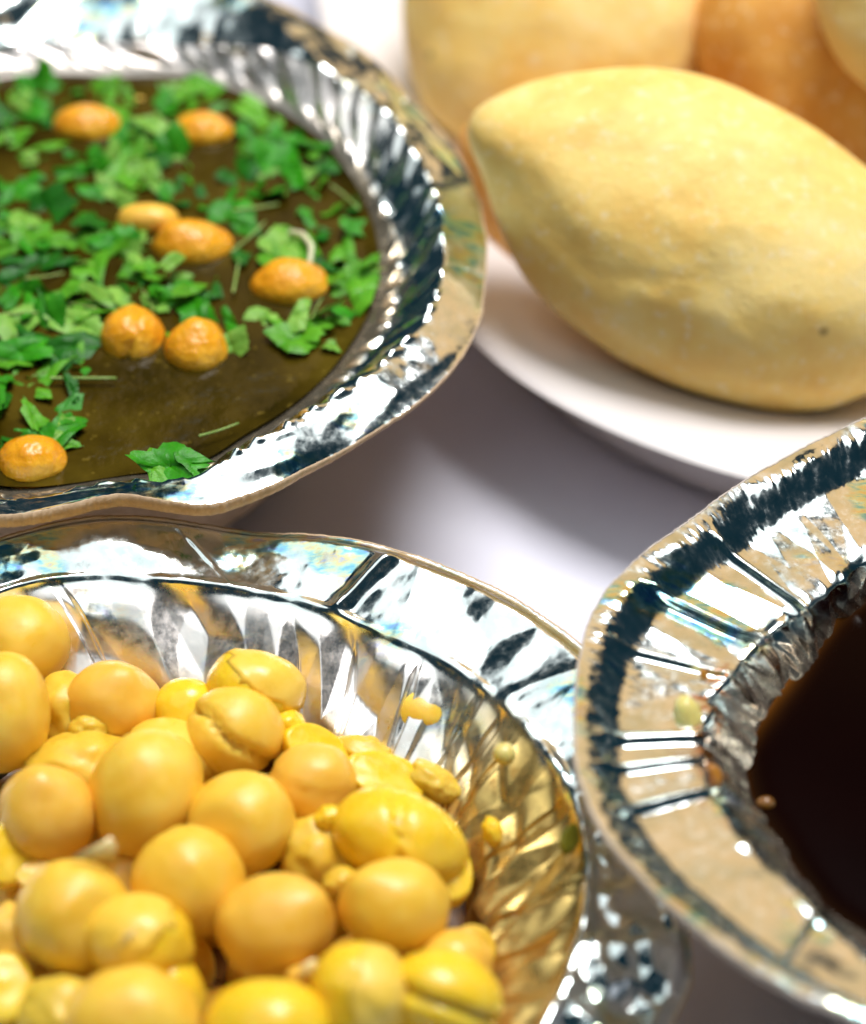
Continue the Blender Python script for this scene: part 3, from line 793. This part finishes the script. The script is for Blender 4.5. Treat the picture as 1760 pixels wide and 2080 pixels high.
def leaf_mesh(seed, stem=False):
    rnd = random.Random(seed)
    if stem:
        n = 14; L = 1.0; bend = rnd.uniform(-.25, .25); V = []; F = []
        for i in range(n):
            t = i / (n - 1); x = (t - .5) * 2 * L; y = bend * math.sin(PI * t)
            r = .10 * (1 - .25 * t)
            for k in range(8):
                a = 2 * PI * k / 8; V.append((x, y + r * math.cos(a), r * math.sin(a)))
        for i in range(n - 1):
            for k in range(8): F.append((i * 8 + k, i * 8 + (k + 1) % 8, (i + 1) * 8 + (k + 1) % 8, (i + 1) * 8 + k))
        F.append((0, 1, 2, 3)); F.append((3, 4, 5, 0)); o = (n - 1) * 8; F.append((o, o + 5, o + 4, o + 3)); F.append((o, o + 3, o + 2, o + 1))
        return np.array(V), np.array(F)
    lob = rnd.choice([1, 2, 3, 5]); n = 56; asp = rnd.uniform(.42, .8); ph = rnd.uniform(0, 6); cut = rnd.uniform(.2, .8); ca = rnd.uniform(0, 6.3)
    cut2 = rnd.uniform(.3, .9); ca2 = ca + rnd.uniform(1.5, 4)
    out = []
    for k in range(n):
        a = 2 * PI * k / n
        r = .80 + .15 * math.cos(lob * a + ph) + .06 * math.cos((lob * 3 + 1) * a + ph * 2) + .05 * rnd.uniform(-1, 1)
        x, y = r * math.cos(a), r * math.sin(a) * asp
        for c, q in ((cut, ca), (cut2, ca2)):
            d = x * math.cos(q) + y * math.sin(q)
            if d > c * .62: x -= (d - c * .62) * math.cos(q); y -= (d - c * .62) * math.sin(q)
        out.append((x, y))
    out = np.array(out); V = []; rings = [1, .75, .5, .25, .02]
    cx, cy = rnd.uniform(-.6, .6), rnd.uniform(-.6, .6)
    for side in (1, -1):
        for t in (rings if side == 1 else rings[::-1]):
            for x, y in out * t:
                z = .55 * cx * x * x + .6 * cy * y * y + .16 * noise.noise(Vector((x * 1.6, y * 1.6, seed))) + .03 * noise.noise(Vector((x * 6, y * 6, seed))) - .05 * math.exp(-(y / .06) ** 2)
                V.append((x, y, z + side * .012 * (1.2 if t < 1 else .4)))
    F = grid_faces(n, 10)
    return np.array(V), F
shapes = [leaf_mesh(300 + k) for k in range(16)]
stems = [leaf_mesh(400 + k, True) for k in range(4)]
lm = {}
def put_leaf(cx, cy, size, rot, mi, k, tilt=(0, 0), z=None, label=None, stem=False, name=None, group=None):
    key = (mi, k, stem)
    if key not in lm:
        v, f = (stems if stem else shapes)[k]; mt = M['stem'] if (stem and mi != 9) else (M['sprout'] if mi == 9 else M['leaf'][mi])
        lm[key] = mesh_np('coriander_stalk' if stem else 'coriander_leaf', v, f, mt)
    C = P(cx, cy, z if z is not None else ZLA + .03)
    o = bpy.data.objects.new(name or ('coriander_stalk' if stem else 'coriander_leaf'), lm[key]); COL.objects.link(o)
    o.location = Vector([float(a) for a in C]) * CM; o.scale = (size,) * 3
    if stem: o.scale = (size, size * .55, size * .55)
    o.rotation_euler = (tilt[0], tilt[1], rot)
    tag(o, label or ('small chopped coriander stem floating on the herb water' if stem else 'small chopped coriander leaf scrap floating on the herb water'), 'herb',
        group if label else ('chopped coriander stems' if stem else 'chopped coriander leaf scraps'))
    return o
boon = [(178, 262, 80), (412, 275, 76), (392, 505, 92), (590, 585, 92), (272, 690, 74), (400, 715, 74), (66, 940, 78)]
def inside_liq(px, py):
    q = P(px, py, ZLA); th = math.atan2(q[1] - cA[1], q[0] - cA[0])
    return math.hypot(q[0] - cA[0], q[1] - cA[1]) < float(rAL(np.array([th]))[0]) - .04
LG = 'chopped coriander leaf scraps'
def leaf_label(x, y, mi, sz):
    sh = ['bright green', 'mid green', 'light green', 'deep green'][mi]
    if y < 330: where = 'in the blurred far part of the herb water'
    elif x > 560 and y < 560: where = 'by the right foil wall'
    elif x > 450: where = 'around the ball nearest the right wall'
    elif y > 740: where = 'near the front rim of the herb water'
    elif x < 210: where = 'left of the touching pair' if y > 560 else 'at the left edge behind the touching pair'
    else: where = 'between the sunken ball and the blurred balls' if y < 470 else 'around the central ball and the touching pair'
    return ('tiny ' if sz < .23 else 'broad ' if sz > .37 else '') + sh + ' coriander scrap floating ' + where
placed = []
tries = 0
while len(placed) < 285 and tries < 20000:
    tries += 1
    x = random.uniform(-60, 770); y = random.uniform(170, 930)
    if not inside_liq(x, y): continue
    # clear brown water at the front
    if (x > 165 and y > 735 + max(0, (x - 480)) * -.25 and x < 640 - (y - 735) * .2): continue
    if 130 < x < 500 and 870 < y: continue
    if any(math.hypot(x - bx, (y - by) * 1.25) < br * .95 for bx, by, br in boon): continue
    if any(math.hypot(x - a, (y - b_) * 1.3) < 21 for a, b_ in placed): continue
    placed.append((x, y))
for i, (x, y) in enumerate(placed):
    mi = random.choices([0, 1, 2, 3], [.36, .28, .16, .20])[0]
    sz = random.choice([.20, .27, .34, .42, .50]) * random.uniform(.85, 1.12)
    put_leaf(x, y, sz, random.uniform(0, 6.3), mi, random.randrange(16), (random.gauss(0, .3), random.gauss(0, .3)), ZLA + random.uniform(-.04, .09), leaf_label(x, y, mi, sz), group=LG)
for i, (x, y, r) in enumerate([(505, 480, .8), (480, 560, 1.5), (255, 330, .3), (700, 400, 2.2), (520, 420, .4), (160, 620, 2.5), (640, 640, 1.2), (300, 610, 1.9), (90, 560, .6), (600, 330, 2.0)]):
    put_leaf(x, y, random.uniform(.20, .30), r, 0, i % 4, (0, random.gauss(0, .15)), ZLA + .09, None, True)
# individually recognisable pieces
put_leaf(310, 950, .36, .9, 1, 2, (.3, .1), ZLA + .34, 'mid green coriander bit left in the clump on the front rim')
put_leaf(392, 940, .34, 2.2, 0, 9, (.35, -.1), ZLA + .38, 'bright green coriander bit right in the clump on the front rim')
put_leaf(346, 946, .50, .12, 0, 1, (.3, .0), ZLA + .36, 'coriander leaf draped over the front rim of the herb water bowl')
put_leaf(170, 768, .34, .0, 0, 1, (0, 0), ZLA + .10, 'pale green stem lying level in front of the gram ball pair', True)
put_leaf(45, 640, .36, .10, 0, 2, (0, 0), ZLA + .10, 'pale green stem by the left frame edge of the herb water', True)
put_leaf(445, 872, .22, .45, 0, 0, (0, 0), ZLA + .14, 'short green stem lying against the front right foil wall', True)
put_leaf(380, 590, .34, 1.45, 1, 6, (.1, .3), ZLA + .16, 'narrow upright green leaf standing between three gram balls')
put_leaf(350, 530, .24, .9, 2, 9, (.4, .2), ZLA + .30, 'light green leaf scrap lying on the central gram ball')
put_leaf(600, 640, .36, .2, 2, 2, (.3, .0), ZLA + .16, 'light green leaf scrap in front of the right hand gram ball')
put_leaf(590, 690, .42, .6, 1, 5, (.1, .0), ZLA + .08, 'frilly green leaf below the right hand gram ball')
put_leaf(140, 590, .42, 2.6, 1, 11, (.1, .1), ZLA + .12, 'broad mid green leaf left of centre in the herb water')
put_leaf(150, 700, .50, .2, 3, 7, (.1, .0), ZLA + .08, 'broad deep green leaf left of the gram ball pair')
put_leaf(300, 255, .30, .9, 2, 13, (.4, .1), ZLA + .16, 'pale green leaf between the two blurred gram balls')
# curled white sprout
def tube(name, pts, rad, mat, label, cat):
    pts = np.array(pts, float); n = len(pts); t = np.linspace(0, n - 1, 30)
    C = np.stack([np.interp(t, np.arange(n), pts[:, k]) for k in range(3)], 1)
    for _ in range(4): C[1:-1] = .25 * C[:-2] + .5 * C[1:-1] + .25 * C[2:]
    T = np.gradient(C, axis=0); T /= np.linalg.norm(T, axis=1)[:, None]
    B = np.cross(T, [0, 0, 1.0]); B /= np.linalg.norm(B, axis=1)[:, None]; Nn = np.cross(B, T)
    a = np.linspace(0, 2 * PI, 10, endpoint=False)
    rr = rad * (1 - .3 * np.linspace(-1, 1, 30) ** 2); rr[0] = rr[-1] = .004
    V = C[:, None, :] + rr[:, None, None] * (np.cos(a)[None, :, None] * B[:, None, :] + np.sin(a)[None, :, None] * Nn[:, None, :])
    base = C[0]
    o = link(name, mesh_np(name, V.reshape(-1, 3), grid_faces(10, 30), mat, base), base)
    return tag(o, label, cat)
tube('sprout', [P(585, 470, ZLA + .1), P(615, 475, ZLA + .14), P(634, 500, ZLA + .14), P(628, 545, ZLA + .08)], .035, M['sprout'], 'curled whitish sprout behind the right hand gram ball', 'sprout')

# ================================================================== crumbs and seeds on the foil
ball('food_crumb', 1400, 1452, 26, 42, 2.92, M['crumb'], 'pale yellow crumb stuck on the inner foil fold of the dark bowl', 'crumb', None, 500, 'mash', 20, 3)
ball('food_crumb', 1025, 1532, 24, 24, 2.45, M['crumb'], 'round yellow crumb on the foil right of the pea heap', 'crumb', None, 501, 'round', 0, 3)
ball('pea_skin', 1158, 1705, 20, 34, 2.35, M['seed'], 'olive green seed skin stuck to the yellow wet foil wall', 'seed skin', None, 502, 'half', -20, 3)
for i, (x, y, a, b_, z, lab) in enumerate([(1452, 1575, 15, 24, 2.86, 'orange sauce crumb on the inner fold beside the dark liquid'),
        (1430, 1370, 8, 12, 2.96, 'tiny orange sauce fleck above the pale yellow crumb')]):
    ball('sauce_crumb', x, y, a, b_, z, M['crumb_o'], lab, 'crumb', 'sauce crumbs on the dark bowl', 510 + i, 'mash', 20, 3, .35)
ball('bubble', 1556, 1632, 20, 15, ZLC + .01, M['broth'], 'small bubble on the dark liquid by the left wall', 'bubble', None, 520, 'round', 0, 3)
# flakes of pea skin
def flake(cx, cy, z, pts, label, mat='skin'):
    C = P(cx, cy, z); s = depth_of(C) / FPX
    n = len(pts); V = []
    for side in (1, -1):
        for (x, y, h) in pts:
            V.append(C + RT * x * s + UP * (-y) * s - FWD * (h * s + side * .012))
    V.append(C - FWD * .04); V.append(C + FWD * .02)
    F = []
    for k in range(n):
        F.append((2 * n, k, (k + 1) % n)); F.append((2 * n + 1, n + (k + 1) % n, n + k)); F.append((k, n + k, (k + 1) % n)); F.append(((k + 1) % n, n + k, n + (k + 1) % n))
    o = link('pea_skin', mesh_np('pea_skin', V, F, M[mat], C, True), C)
    tag(o, label, 'pea skin', 'loose flakes of pea skin')
flake(205, 1728, 2.95, [(-60, 12, 0), (-10, -12, 10), (22, -30, 14), (34, -10, 8), (30, 18, 0), (-20, 20, 4)], 'pointed pale skin flake sticking up between two round peas')
flake(255, 1905, 2.92, [(-22, 24, 0), (0, -6, 8), (24, -24, 10), (14, 4, 6), (-4, 20, 2)], 'thin white skin flake on the bright split pea')
flake(615, 1975, 2.45, [(-14, 10, 0), (0, -18, 8), (26, -30, 6), (34, -8, 4), (20, 14, 0)], 'small ragged skin flake beside the wrinkled bright pea')
